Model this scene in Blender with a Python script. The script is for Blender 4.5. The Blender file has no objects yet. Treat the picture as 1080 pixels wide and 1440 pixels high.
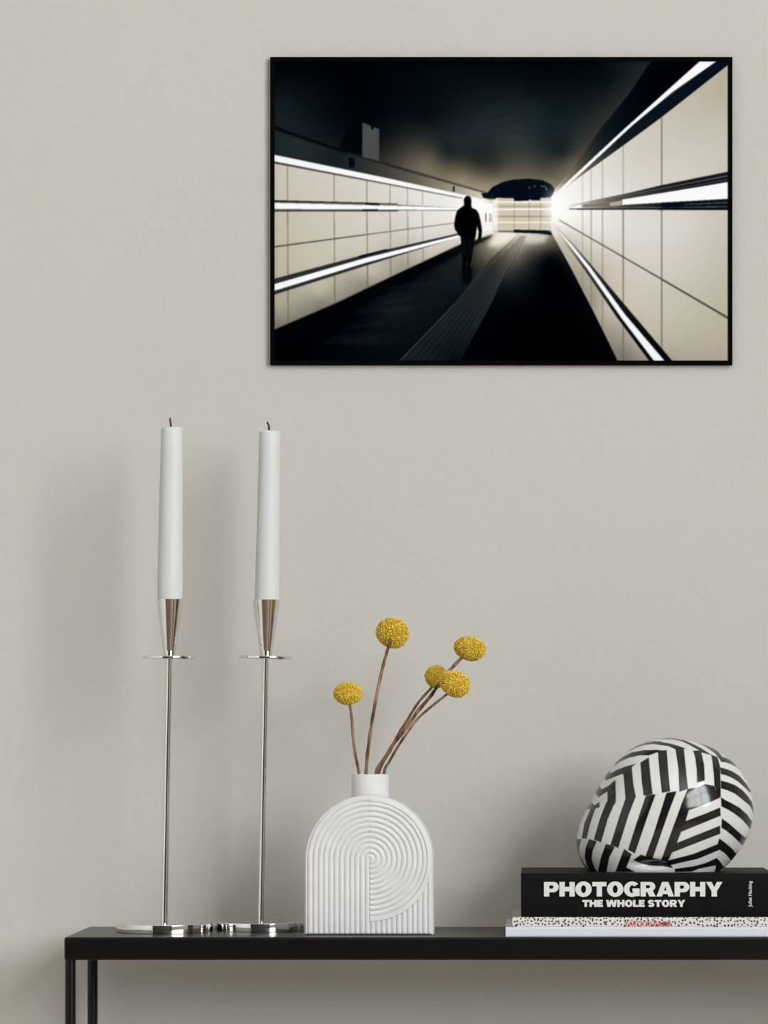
import bpy, bmesh, math, random
import numpy as np
from mathutils import Vector, Matrix

random.seed(7)
rng = np.random.default_rng(7)
S = bpy.context.scene
COL = S.collection

# ------------------------------------------------------------------ measures
F = 4965.0            # focal length in pixels
CX, CY = 760.0, 1029.0
TABLE_H = 0.78
DROP = 0.2063
CAM_Z = TABLE_H + DROP
WALL_Y = 3.775
FRONT = 3.545         # table front edge
BACK = 3.739


def P(px, py, d):
    return Vector(((px - CX) * d / F, d, CAM_Z - (py - CY) * d / F))


def X(px, d):
    return (px - CX) * d / F


def Z(py, d):
    return CAM_Z - (py - CY) * d / F


def lin(c):
    out = []
    for v in c:
        v = v / 255.0
        out.append(v / 12.92 if v <= 0.04045 else ((v + 0.055) / 1.055) ** 2.4)
    return tuple(out)


# ------------------------------------------------------------------ materials
def mat(name, color, rough=0.5, metal=0.0, spec=0.5, **kw):
    m = bpy.data.materials.new(name)
    m.use_nodes = True
    b = m.node_tree.nodes['Principled BSDF']
    b.inputs['Base Color'].default_value = (*color, 1)
    b.inputs['Roughness'].default_value = rough
    b.inputs['Metallic'].default_value = metal
    b.inputs['Specular IOR Level'].default_value = spec
    for k, v in kw.items():
        b.inputs[k.replace('_', ' ')].default_value = v
    return m


def bsdf(m):
    return m.node_tree.nodes['Principled BSDF']


def noise_color(m, c1, c2, scale, detail=4, lo=0.35, hi=0.65, stretch=None):
    nt = m.node_tree
    tc = nt.nodes.new('ShaderNodeTexCoord')
    mp = nt.nodes.new('ShaderNodeMapping')
    if stretch:
        mp.inputs['Scale'].default_value = stretch
    n = nt.nodes.new('ShaderNodeTexNoise')
    n.inputs['Scale'].default_value = scale
    n.inputs['Detail'].default_value = detail
    r = nt.nodes.new('ShaderNodeValToRGB')
    r.color_ramp.elements[0].position = lo
    r.color_ramp.elements[0].color = (*c1, 1)
    r.color_ramp.elements[1].position = hi
    r.color_ramp.elements[1].color = (*c2, 1)
    nt.links.new(tc.outputs['Object'], mp.inputs['Vector'])
    nt.links.new(mp.outputs['Vector'], n.inputs['Vector'])
    nt.links.new(n.outputs['Fac'], r.inputs['Fac'])
    nt.links.new(r.outputs['Color'], bsdf(m).inputs['Base Color'])
    return n


def add_bump(m, scale, strength, dist, detail=5):
    nt = m.node_tree
    tc = nt.nodes.new('ShaderNodeTexCoord')
    n = nt.nodes.new('ShaderNodeTexNoise')
    n.inputs['Scale'].default_value = scale
    n.inputs['Detail'].default_value = detail
    b = nt.nodes.new('ShaderNodeBump')
    b.inputs['Strength'].default_value = strength
    b.inputs['Distance'].default_value = dist
    nt.links.new(tc.outputs['Object'], n.inputs['Vector'])
    nt.links.new(n.outputs['Fac'], b.inputs['Height'])
    nt.links.new(b.outputs['Normal'], bsdf(m).inputs['Normal'])


WALL_C = (0.498, 0.482, 0.440)
M_wall = mat('warm_grey_plaster', WALL_C, 0.9, spec=0.1)
noise_color(M_wall, tuple(v * 0.985 for v in WALL_C), tuple(v * 1.015 for v in WALL_C), 3.0, 6)
add_bump(M_wall, 75, 0.34, 0.0018, 6)
M_room = mat('pale_room_paint', (0.62, 0.62, 0.61), 0.9, spec=0.1)
add_bump(M_room, 50, 0.1, 0.001)
M_dark_wall = mat('charcoal_wall_paint', (0.035, 0.031, 0.029), 0.85, spec=0.15)
add_bump(M_dark_wall, 60, 0.1, 0.001)
M_ceil = mat('white_ceiling_paint', (0.78, 0.775, 0.765), 0.9, spec=0.1)
add_bump(M_ceil, 50, 0.1, 0.001)
M_floor_bounce = mat('pale_bounce_boards', (0.2, 0.1, 0.05), 0.55, spec=0.3)  # pale near zone, made up to bounce light under the table
M_floor_dark = mat('dark_reflection_boards', (0.1, 0.06, 0.03), 0.5, spec=0.3)  # darker far zone, made up for the brown reflected in the cups
noise_color(M_floor_dark, (0.085, 0.05, 0.028), (0.15, 0.092, 0.055), 3, 6, stretch=(6, 0.6, 1))
nf = noise_color(M_floor_bounce, (0.38, 0.335, 0.265), (0.50, 0.45, 0.37), 3, 6, stretch=(6, 0.6, 1))
M_white_frame = mat('white_window_frame', (0.7, 0.7, 0.69), 0.5)
add_bump(M_white_frame, 90, 0.05, 0.0005)
M_added_door = mat('added_door_brown', (0.05, 0.025, 0.014), 0.5)
noise_color(M_added_door, (0.035, 0.018, 0.01), (0.08, 0.042, 0.022), 4, 5, stretch=(8, 8, 0.7))

M_black_metal = mat('black_powder_coat', (0.0036, 0.0028, 0.0027), 0.30, spec=0.27)
add_bump(M_black_metal, 900, 0.06, 0.0002, 2)
M_chrome = mat('polished_nickel', (0.80, 0.78, 0.76), 0.045, 1.0)
noise_color(M_chrome, (0.78, 0.765, 0.745), (0.83, 0.815, 0.80), 25, 3)
M_wax = mat('white_candle_wax', (0.58, 0.585, 0.575), 0.5, spec=0.35)
bsdf(M_wax).inputs['Subsurface Weight'].default_value = 0.5
bsdf(M_wax).inputs['Subsurface Radius'].default_value = (0.010, 0.009, 0.007)
bsdf(M_wax).inputs['Subsurface Scale'].default_value = 0.6
add_bump(M_wax, 60, 0.05, 0.0006, 3)
M_wick = mat('burnt_wick', (0.02, 0.018, 0.016), 0.9)
noise_color(M_wick, (0.012, 0.011, 0.01), (0.05, 0.045, 0.04), 600, 3)
M_vase = mat('matte_white_ceramic', (0.64, 0.632, 0.618), 0.75, spec=0.25)
noise_color(M_vase, (0.62, 0.612, 0.60), (0.655, 0.648, 0.635), 40, 4)
M_stem = mat('dried_brown_stem', (0.2, 0.1, 0.06), 0.8, spec=0.2)
noise_color(M_stem, (0.085, 0.038, 0.022), (0.36, 0.215, 0.13), 60, 5, 0.38, 0.68, stretch=(3, 3, 0.5))
M_flower = mat('yellow_florets', (0.6, 0.36, 0.02), 0.8, spec=0.2)
M_book_black = mat('black_cloth_cover', (0.0042, 0.0034, 0.0033), 0.55, spec=0.08)
add_bump(M_book_black, 500, 0.06, 0.0003, 3)
M_pages = mat('cream_page_block', (0.60, 0.57, 0.50), 0.9)
noise_color(M_pages, (0.52, 0.49, 0.43), (0.66, 0.63, 0.56), 4, 2, stretch=(1, 1, 400))
M_book_white = mat('white_glossy_cover', (0.60, 0.61, 0.66), 0.4)
add_bump(M_book_white, 300, 0.03, 0.0002, 2)
M_letter = mat('white_foil_lettering', (0.62, 0.61, 0.59), 0.6)
add_bump(M_letter, 900, 0.05, 0.0002, 2)
M_red = mat('red_lettering_ink', (0.50, 0.035, 0.06), 0.6)
noise_color(M_red, (0.45, 0.03, 0.05), (0.56, 0.06, 0.09), 300, 2)
M_frame = mat('black_frame_lacquer', (0.0012, 0.0012, 0.0012), 0.9, spec=0.04)
add_bump(M_frame, 300, 0.03, 0.0002, 2)


def attr_mat(name, attr, rough, spec, coat=0.0):
    m = mat(name, (0.5, 0.5, 0.5), rough, spec=spec)
    a = m.node_tree.nodes.new('ShaderNodeAttribute')
    a.attribute_name = attr
    m.node_tree.links.new(a.outputs['Color'], bsdf(m).inputs['Base Color'])
    bsdf(m).inputs['Coat Weight'].default_value = coat
    bsdf(m).inputs['Coat Roughness'].default_value = 0.04
    return m


M_print = attr_mat('matte_photo_print', 'ink', 1.0, 0.0)
M_ornament = attr_mat('black_and_white_glaze', 'glaze', 0.12, 0.5)
# flower florets: tone attribute through a ramp
nt = M_flower.node_tree
fa = nt.nodes.new('ShaderNodeAttribute'); fa.attribute_name = 'tone'
fr = nt.nodes.new('ShaderNodeValToRGB')
fr.color_ramp.elements[0].position = 0.0
fr.color_ramp.elements[0].color = (0.40, 0.22, 0.014, 1)
fr.color_ramp.elements[1].position = 1.0
fr.color_ramp.elements[1].color = (0.80, 0.62, 0.14, 1)
e = fr.color_ramp.elements.new(0.5); e.color = (0.62, 0.42, 0.038, 1)
nt.links.new(fa.outputs['Fac'], fr.inputs['Fac'])
nt.links.new(fr.outputs['Color'], bsdf(M_flower).inputs['Base Color'])

# dotted cover
M_dots = mat('white_cover_with_black_dots', (0.62, 0.6, 0.57), 0.5)
nt = M_dots.node_tree
tc = nt.nodes.new('ShaderNodeTexCoord')
sp = nt.nodes.new('ShaderNodeSeparateXYZ'); cb = nt.nodes.new('ShaderNodeCombineXYZ')
yz = nt.nodes.new('ShaderNodeMath'); yz.operation = 'ADD'
vo = nt.nodes.new('ShaderNodeTexVoronoi'); vo.voronoi_dimensions = '2D'
vo.inputs['Scale'].default_value = 290
vo.inputs['Randomness'].default_value = 0.75
nz = nt.nodes.new('ShaderNodeTexNoise'); nz.inputs['Scale'].default_value = 130
th = nt.nodes.new('ShaderNodeMath'); th.operation = 'MULTIPLY_ADD'
th.inputs[1].default_value = 0.30; th.inputs[2].default_value = 0.13
lt = nt.nodes.new('ShaderNodeMath'); lt.operation = 'LESS_THAN'
mx = nt.nodes.new('ShaderNodeMix'); mx.data_type = 'RGBA'
mx.inputs['A'].default_value = (0.62, 0.60, 0.57, 1)
mx.inputs['B'].default_value = (0.03, 0.028, 0.028, 1)
L = nt.links.new
L(tc.outputs['Object'], sp.inputs[0]); L(sp.outputs['X'], cb.inputs['X'])
L(sp.outputs['Y'], yz.inputs[0]); L(sp.outputs['Z'], yz.inputs[1]); L(yz.outputs[0], cb.inputs['Y'])
L(cb.outputs[0], vo.inputs['Vector']); L(tc.outputs['Object'], nz.inputs['Vector'])
L(nz.outputs['Fac'], th.inputs[0]); L(vo.outputs['Distance'], lt.inputs[0]); L(th.outputs[0], lt.inputs[1])
L(lt.outputs[0], mx.inputs['Factor']); L(mx.outputs['Result'], bsdf(M_dots).inputs['Base Color'])


def glow(name, color, strength):
    m = bpy.data.materials.new(name); m.use_nodes = True
    n = m.node_tree; n.nodes.clear()
    em = n.nodes.new('ShaderNodeEmission'); em.inputs[0].default_value = (*color, 1)
    em.inputs[1].default_value = strength
    o = n.nodes.new('ShaderNodeOutputMaterial'); n.links.new(em.outputs[0], o.inputs[0])
    return m


M_sky_key = glow('bright_overcast_daylight', (0.975, 1.0, 1.025), 14.6)
M_added_fill = glow('added_fill_glow', (0.97, 0.99, 1.0), 1.0)  # added glow for soft fill from the left

# ------------------------------------------------------------------ builders
def link_mesh(name, me, m, parent=None, smooth=False):
    if m and not me.materials:
        me.materials.append(m)
    if smooth:
        for p in me.polygons:
            p.use_smooth = True
    o = bpy.data.objects.new(name, me)
    COL.objects.link(o)
    if parent:
        o.parent = parent
    return o


def from_bm(name, bm, m, parent=None, smooth=False):
    me = bpy.data.meshes.new(name)
    bmesh.ops.recalc_face_normals(bm, faces=bm.faces)
    bm.to_mesh(me); bm.free()
    return link_mesh(name, me, m, parent, smooth)


def thing(name, label, cat, loc, group=None):
    o = bpy.data.objects.new(name, None)
    o.empty_display_size = 0.03
    COL.objects.link(o)
    o.location = loc
    o['label'] = label; o['category'] = cat
    if group:
        o['group'] = group
    return o


def structure(o):
    o['kind'] = 'structure'
    return o


def box(bm, lo, hi, bevel=0.0, segs=2):
    r = bmesh.ops.create_cube(bm, size=1.0)
    vs = r['verts']
    for v in vs:
        v.co = Vector([lo[i] + (v.co[i] + 0.5) * (hi[i] - lo[i]) for i in range(3)])
    if bevel:
        es = list({e for v in vs for e in v.link_edges})
        bmesh.ops.bevel(bm, geom=es, offset=bevel, segments=segs, profile=0.5, affect='EDGES')


def lathe(bm, prof, segs=64, shift=None):
    """prof: list of (r, z); closed at r=0 ends; shift(z) -> (dx, dy)"""
    rings = []
    for r, z in prof:
        dx, dy = shift(z) if shift else (0, 0)
        if r < 1e-7:
            rings.append([bm.verts.new((dx, dy, z))])
        else:
            rings.append([bm.verts.new((dx + r * math.cos(2 * math.pi * k / segs), dy + r * math.sin(2 * math.pi * k / segs), z)) for k in range(segs)])
    for a, b in zip(rings, rings[1:]):
        for k in range(segs):
            k2 = (k + 1) % segs
            if len(a) == 1 and len(b) == 1:
                continue
            if len(a) == 1:
                bm.faces.new((a[0], b[k], b[k2]))
            elif len(b) == 1:
                bm.faces.new((a[k], a[k2], b[0]))
            else:
                bm.faces.new((a[k], a[k2], b[k2], b[k]))


def sweep(bm, pts, radii, segs=12):
    """tube through pts with a radius for each"""
    n = len(pts)
    rings = []
    up = Vector((0, 1, 0))
    for i in range(n):
        t = (pts[min(i + 1, n - 1)] - pts[max(i - 1, 0)]).normalized()
        a = t.cross(up).normalized()
        b = t.cross(a).normalized()
        rings.append([bm.verts.new(pts[i] + radii[i] * (math.cos(q) * a + math.sin(q) * b))
                      for q in [2 * math.pi * k / segs for k in range(segs)]])
    for a, b in zip(rings, rings[1:]):
        for k in range(segs):
            bm.faces.new((a[k], a[(k + 1) % segs], b[(k + 1) % segs], b[k]))
    bm.faces.new(rings[0]); bm.faces.new(rings[-1])


def spline(ctrl, n=40):
    """Catmull-Rom through ctrl"""
    c = [ctrl[0] * 2 - ctrl[1]] + list(ctrl) + [ctrl[-1] * 2 - ctrl[-2]]
    out = []
    m = len(ctrl) - 1
    for i in range(n + 1):
        u = i / n * m
        k = min(int(u), m - 1); t = u - k
        p0, p1, p2, p3 = c[k], c[k + 1], c[k + 2], c[k + 3]
        out.append(0.5 * ((2 * p1) + (p2 - p0) * t + (2 * p0 - 5 * p1 + 4 * p2 - p3) * t * t + (3 * p1 - p0 - 3 * p2 + p3) * t ** 3))
    return out


def grid_mesh(name, verts, faces):
    me = bpy.data.meshes.new(name)
    nv, nfc = len(verts), len(faces)
    me.vertices.add(nv)
    me.vertices.foreach_set('co', np.asarray(verts, dtype=np.float32).ravel())
    me.loops.add(nfc * 4)
    me.loops.foreach_set('vertex_index', np.asarray(faces, dtype=np.int32).ravel())
    me.polygons.add(nfc)
    me.polygons.foreach_set('loop_start', np.arange(0, nfc * 4, 4, dtype=np.int32))
    me.polygons.foreach_set('use_smooth', np.ones(nfc, dtype=bool))
    me.update(calc_edges=True)
    me.validate()
    return me


def quad_faces(nr, nc, base=0, flip=False):
    r, c = np.meshgrid(np.arange(nr - 1), np.arange(nc - 1), indexing='ij')
    a = base + r * nc + c
    f = np.stack([a, a + 1, a + nc + 1, a + nc], -1).reshape(-1, 4)
    return f[:, ::-1] if flip else f


def set_color(me, name, rgb):
    at = me.attributes.new(name, 'FLOAT_COLOR', 'POINT')
    buf = np.ones((len(rgb), 4), dtype=np.float32)
    buf[:, :3] = rgb
    at.data.foreach_set('color', buf.ravel())


# ------------------------------------------------------------------ raster helpers (flat print + glaze pattern)
def poly_mask(pts, xs, ys):
    gx, gy = np.meshgrid(xs, ys)
    inside = np.zeros(gx.shape, bool)
    n = len(pts)
    for i in range(n):
        x1, y1 = pts[i]; x2, y2 = pts[(i + 1) % n]
        if y1 == y2:
            continue
        c = ((gy < y1) != (gy < y2))
        inside ^= c & (gx < (x2 - x1) * (gy - y1) / (y2 - y1) + x1)
    return inside


def blur(a, k):
    """repeated box blur of radius k px"""
    if k < 1:
        return a
    for _ in range(2):
        for ax in (0, 1):
            pad = [(0, 0)] * a.ndim; pad[ax] = (k + 1, k)
            c = np.cumsum(np.pad(a, pad, mode='edge'), axis=ax)
            n = a.shape[ax]
            hi = np.take(c, np.arange(2 * k + 1, 2 * k + 1 + n), axis=ax)
            lo = np.take(c, np.arange(0, n), axis=ax)
            a = (hi - lo) / (2 * k + 1)
    return a


# ------------------------------------------------------------------ the room
X0, X1, Y0, CEIL = -3.0, 2.5, -3.0, 3.9


def wall_with_hole(name, axis, pos, thick, a0, a1, hole, m):
    """axis 'x': wall plane at x=pos spanning y a0..a1 ; hole=(h0,h1,z0,z1)"""
    bm = bmesh.new()
    def bx(u0, u1, z0, z1):
        if axis == 'x':
            box(bm, (min(pos, pos + thick), u0, z0), (max(pos, pos + thick), u1, z1))
        else:
            box(bm, (u0, min(pos, pos + thick), z0), (u1, max(pos, pos + thick), z1))
    h0, h1, z0, z1 = hole
    bx(a0, h0, 0, CEIL); bx(h1, a1, 0, CEIL); bx(h0, h1, 0, z0); bx(h0, h1, z1, CEIL)
    return structure(from_bm(name, bm, m))


bm = bmesh.new(); box(bm, (X0, WALL_Y, 0), (X1, WALL_Y + 0.15, CEIL)); structure(from_bm('wall_back', bm, M_wall))
bm = bmesh.new(); box(bm, (X0, 0.9, -0.1), (X1, WALL_Y, 0)); box(bm, (X0, Y0, -0.1), (X1, 0.9, 0))
fo = structure(from_bm('floor', bm, M_floor_bounce)); fo.data.materials.append(M_floor_dark)
for fp in fo.data.polygons:
    if fp.center.y < 0.899:
        fp.material_index = 1
bm = bmesh.new(); box(bm, (X0, Y0, CEIL), (X1, WALL_Y, CEIL + 0.1)); structure(from_bm('ceiling', bm, M_ceil))
W1 = (-2.7, 1.3, 1.2, 3.65)      # long window in the right wall
W2 = (-1.6, -0.2, 0.9, 2.7)      # unseen fill window, added in the left wall
wall_with_hole('wall_right', 'x', X1, 0.2, Y0, WALL_Y, W1, M_room)
wall_with_hole('wall_left', 'x', X0, -0.2, Y0, WALL_Y, W2, M_room)
bm = bmesh.new(); box(bm, (X0, Y0 - 0.15, 0), (X1, Y0, CEIL)); structure(from_bm('wall_front', bm, M_dark_wall))


def window(name, axis, pos, hole, m_glow, nx, nz, out):
    h0, h1, z0, z1 = hole
    bm = bmesh.new()
    w = 0.05
    a, b = sorted((pos + out * 0.03, pos + out * 0.09))
    def bx(u0, u1, q0, q1):
        if axis == 'x':
            box(bm, (a, u0, q0), (b, u1, q1))
        else:
            box(bm, (u0, a, q0), (u1, b, q1))
    bx(h0, h0 + w, z0, z1); bx(h1 - w, h1, z0, z1); bx(h0, h1, z0, z0 + w); bx(h0, h1, z1 - w, z1)
    for k in range(1, nx):
        c = h0 + (h1 - h0) * k / nx; bx(c - 0.02, c + 0.02, z0, z1)
    for k in range(1, nz):
        c = z0 + (z1 - z0) * k / nz; bx(h0, h1, c - 0.02, c + 0.02)
    o = structure(from_bm(name, bm, M_white_frame))
    bm = bmesh.new()
    p = pos + out * 0.10
    if axis == 'x':
        vs = [(p, h0, z0), (p, h1, z0), (p, h1, z1), (p, h0, z1)]
    else:
        vs = [(h0, p, z0), (h1, p, z0), (h1, p, z1), (h0, p, z1)]
    bm.faces.new([bm.verts.new(v) for v in vs])
    g = from_bm('window_pane', bm, m_glow, o)
    return o


window('window_1', 'x', X1, W1, M_sky_key, 4, 2, 1)
window('added_fill_window', 'x', X0, W2, M_added_fill, 2, 2, -1)
bm = bmesh.new(); box(bm, (X1 - 0.05, 2.2, 0), (X1 - 0.001, 3.05, 2.2), 0.006)  # unseen door, added to reflect as a dark stripe in the chrome
for zz in (0.15, 1.15):
    box(bm, (X1 - 0.062, 2.32, zz), (X1 - 0.05, 2.93, zz + 0.85), 0.005)
structure(from_bm('added_reflection_door', bm, M_added_door))

# ------------------------------------------------------------------ console table
xl, xr = X(90, FRONT), X(1490, FRONT)
tz0 = Z(1350.3, FRONT)
tab = thing('console_table', 'black metal console table with thin round legs carrying all the ornaments', 'table', ((xl + xr) / 2, (FRONT + BACK) / 2, 0))
off = tab.location
bm = bmesh.new()
box(bm, (xl - off.x, FRONT - off.y, tz0), (xr - off.x, BACK - off.y, TABLE_H), 0.0022, 3)
from_bm('tabletop', bm, M_black_metal, tab)
lr = 0.0054
for lx in (X(99, FRONT + 0.009), xr - 0.0075):
    for ly in (FRONT + 0.009, BACK - 0.0085):
        bm = bmesh.new()
        lathe(bm, [(0, 0), (lr, 0), (lr, tz0 + 0.0), (0, tz0)], 32)
        for v in bm.verts:
            v.co += Vector((lx - off.x, ly - off.y, 0))
        o = from_bm('leg', bm, M_black_metal, tab, True)
        o.data.set_sharp_from_angle(angle=math.radians(40))

# ------------------------------------------------------------------ candlesticks and candles
def rounded_disc(r, z0, z1, rd, n=5):
    pr = [(0, z0), (r - rd, z0)]
    for k in range(1, n + 1):
        a = -math.pi / 2 + math.pi / 2 * k / n
        pr.append((r - rd + rd * math.cos(a), z0 + rd + rd * math.sin(a)))
    for k in range(0, n + 1):
        a = math.pi / 2 * k / n
        pr.append((r - rd + rd * math.cos(a), z1 - rd + rd * math.sin(a)))
    pr.append((0, z1))
    return pr


def candlestick(label, d, bx_, stem_bot, stem_top, dish, cup_top, cup_bot, tilt):
    root = thing('candlestick', label, 'candlestick', (X(bx_, d), d, TABLE_H), 'tall polished metal candlesticks')
    k = d / F
    ox, oz = root.location.x, root.location.z
    rb = 0.0499
    bm = bmesh.new()
    lathe(bm, rounded_disc(rb, 0, 0.0092, 0.0006), 128)
    o = from_bm('base', bm, M_chrome, root, True)
    # stem
    p0 = Vector((X(stem_bot, d) - ox, 0, 0.0088)); p1 = Vector((X(stem_top, d) - ox, 0, Z(924, d) - oz))
    bm = bmesh.new()
    sweep(bm, [p0.lerp(p1, t / 6) for t in range(7)], [4.6 * k] * 7, 40)
    o = from_bm('stem', bm, M_chrome, root, True); o.data.set_sharp_from_angle(angle=math.radians(40))
    # drip dish
    bm = bmesh.new()
    th_ = 4.4 * k
    lathe(bm, rounded_disc(37.3 * k, -th_ / 2, th_ / 2, th_ * 0.25), 96)
    bmesh.ops.rotate(bm, verts=bm.verts, cent=(0, 0, 0), matrix=Matrix.Rotation(tilt, 3, 'Y'))
    bmesh.ops.translate(bm, verts=bm.verts, vec=(X(dish[0], d) - ox, 0, Z(dish[1], d) - oz))
    o = from_bm('drip_dish', bm, M_chrome, root, True); o.data.set_sharp_from_angle(angle=math.radians(50))
    # cup
    zb, zt = Z(923, d) - oz, Z(cup_top[1], d) - oz
    xb, xt = X(cup_bot, d) - ox, X(cup_top[0], d) - ox
    bm = bmesh.new()
    prof = [(0, zb), (7.8 * k, zb), (8.2 * k, zb + 3 * k)]
    for t in range(1, 9):
        q = t / 8
        prof.append(((8.2 + (19.7 - 8.2) * q) * k, zb + 3 * k + (zt - zb - 3 * k) * q))
    prof += [(18.4 * k, zt), (17.5 * k, zt - 12 * k), (0, zt - 12 * k)]
    lathe(bm, prof, 96, lambda z: (xb + (xt - xb) * (z - zb) / (zt - zb), 0))
    o = from_bm('candle_cup', bm, M_chrome, root, True); o.data.set_sharp_from_angle(angle=math.radians(35))
    return root, zt - 12 * k + oz


def candle(label, d, bot, top, seat, rb, rt, wick):
    k = d / F
    ox = X(bot[0], d)
    root = thing('candle', label, 'candle', (ox, d, seat), 'white dinner candles')
    zt = Z(top[1], d) - seat
    xt = X(top[0], d) - ox
    bm = bmesh.new()
    rs = 17.2 * k
    prof = [(0, 0.0), (rs * 0.98, 0.0)]
    z_out = Z(bot[1], d) - seat
    prof.append((rs, z_out * 0.7)); prof.append((rs, z_out))
    for t in range(1, 13):
        q = t / 12
        prof.append(((rb + (rt - rb) * q) * k, z_out + (zt - 3 * k - z_out) * q))
    prof += [((rt - 0.5) * k, zt - 1.5 * k), ((rt - 2) * k, zt - 0.3 * k), ((rt - 5) * k, zt), (3 * k, zt - 1.5 * k), (0, zt - 2 * k)]
    lathe(bm, prof, 64, lambda z: (xt * z / zt, 0))
    o = from_bm('wax_body', bm, M_wax, root, True)
    pts = spline([P(x, y, d) - root.location for x, y in wick], 14)
    bm = bmesh.new()
    n = len(pts)
    sweep(bm, pts, [(1.7 - 0.6 * i / n) * k for i in range(n)], 10)
    from_bm('wick', bm, M_wick, root, True)
    return root


dL, dR = 3.644, 3.676
_, seatL = candlestick('leftmost polished metal candlestick, nearest the open left end of the black table', dL, 231, 231, 238, (237.7, 925), (239.2, 843), 238.2, math.radians(0.4))
_, seatR = candlestick('polished metal candlestick with its round base partly behind the white vase', dR, 368.2, 367, 373.6, (373.6, 925), (374.6, 843.8), 374.2, math.radians(1.5))
candle('white candle with a straight black wick, in the candlestick nearer the table end', dL, (238.6, 843), (241.8, 601), seatL, 18.2, 15.2, [(240.5, 606), (240.2, 597), (239, 588)])
candle('white candle with a curled black wick, in the candlestick beside the vase', dR, (375.2, 843.8), (379.4, 606), seatR, 17.3, 14.8, [(378.3, 611), (378.3, 603), (377.8, 598), (375.5, 593.5)])

# ------------------------------------------------------------------ ribbed vase
vd = 3.581
k = vd / F
Wv, hs = 90.75, 106.0
vase = thing('ribbed_vase', 'white arch-shaped ceramic vase with ribbed relief holding the yellow flowers', 'vase', (X(518.2, vd), vd + 0.0265, TABLE_H))
NCol, NRow = 520, 440
t = np.linspace(-math.pi / 2, math.pi / 2, NCol)
gx = Wv * np.sin(t)
ytop = hs + np.sqrt(np.maximum(Wv ** 2 - gx ** 2, 0))
v = np.linspace(0, 1, NRow)
gxx = np.broadcast_to(gx, (NRow, NCol)).copy()
gyy = v[:, None] * ytop[None, :]


def relief(x, y):
    cx, cy, p = 1.8, 107.0, 7.35
    r = np.hypot(x - cx, y - cy)
    ax = np.abs(x - cx)
    rid = lambda q: np.abs(np.sin(np.pi * q / p)) ** 0.75
    A = 2.3
    left = A * rid(np.where(y > cy, r, ax))
    disc = A * np.where(r < 11 * p, rid(r), 1.0)
    disc = np.where(r < 88, disc + 0.5, A * rid(ax))
    disc = np.where((y > cy) & (r >= 88), A, disc)
    h = np.where(x < cx, left, disc)
    d = np.minimum(np.where(y > hs, Wv - np.hypot(x, y - hs), Wv - np.abs(x)), y * 1.5)
    d = np.clip(d, 0, 5)
    fade = np.clip(d / 5, 0, 1)
    return h * fade - (5 - np.sqrt(np.maximum(25 - (5 - d) ** 2, 0)))


hh = relief(gxx, gyy)
dep = 0.0265 - 5.0 * k
fr_ = np.stack([gxx * k, -dep - hh * k - 2.2 * k, gyy * k], -1).reshape(-1, 3)
bk_ = fr_.copy(); bk_[:, 1] *= -1
nv = NRow * NCol
faces = [quad_faces(NRow, NCol), quad_faces(NRow, NCol, nv, True)]
idx = np.arange(nv).reshape(NRow, NCol)
loop = np.concatenate([idx[0, :], idx[1:, -1], idx[-1, -2::-1], idx[-2:0:-1, 0]])
nx_ = np.roll(loop, -1)
side = np.stack([nx_, loop, loop + nv, nx_ + nv], -1)
co = np.concatenate([fr_, bk_])
mid = (co[side[:, 0], 0] + co[side[:, 1], 0]) / 2
top_ = co[side[:, 0], 2] > hs * k
side = side[~(top_ & (np.abs(mid) < 22 * k))]
me = grid_mesh('vase_body', co, np.concatenate(faces + [side]))
link_mesh('vase_body', me, M_vase, vase)
bm = bmesh.new()
ro, ri = 26.6 * k, 23.2 * k
hz0, hz1 = 189 * k, Z(1088.5, vd + 0.0265) - TABLE_H
prof = [(ro, hz0), (ro, hz1 - 0.0012), (ro - 0.0003, hz1 - 0.0004), (ro - 0.0010, hz1), (ri + 0.0006, hz1), (ri, hz1 - 0.0008), (ri, hz0), (ro, hz0)]
lathe(bm, prof, 96)
bmesh.ops.translate(bm, verts=bm.verts, vec=(X(520.5, vd + 0.0265) - vase.location.x, 0, 0))
bmesh.ops.remove_doubles(bm, verts=bm.verts, dist=1e-6)
o = from_bm('neck', bm, M_vase, vase, True); o.data.set_sharp_from_angle(angle=math.radians(50))

# ------------------------------------------------------------------ billy button flowers
def ico(sub):
    b = bmesh.new(); bmesh.ops.create_icosphere(b, subdivisions=sub, radius=1.0)
    vs = np.array([v.co[:] for v in b.verts]); b.verts.index_update()
    fs = [[v.index for v in f.verts] for f in b.faces]
    b.free(); return vs, np.array(fs)


ICO_V, ICO_F = ico(1)
CORE_V, CORE_F = ico(3)


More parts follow.
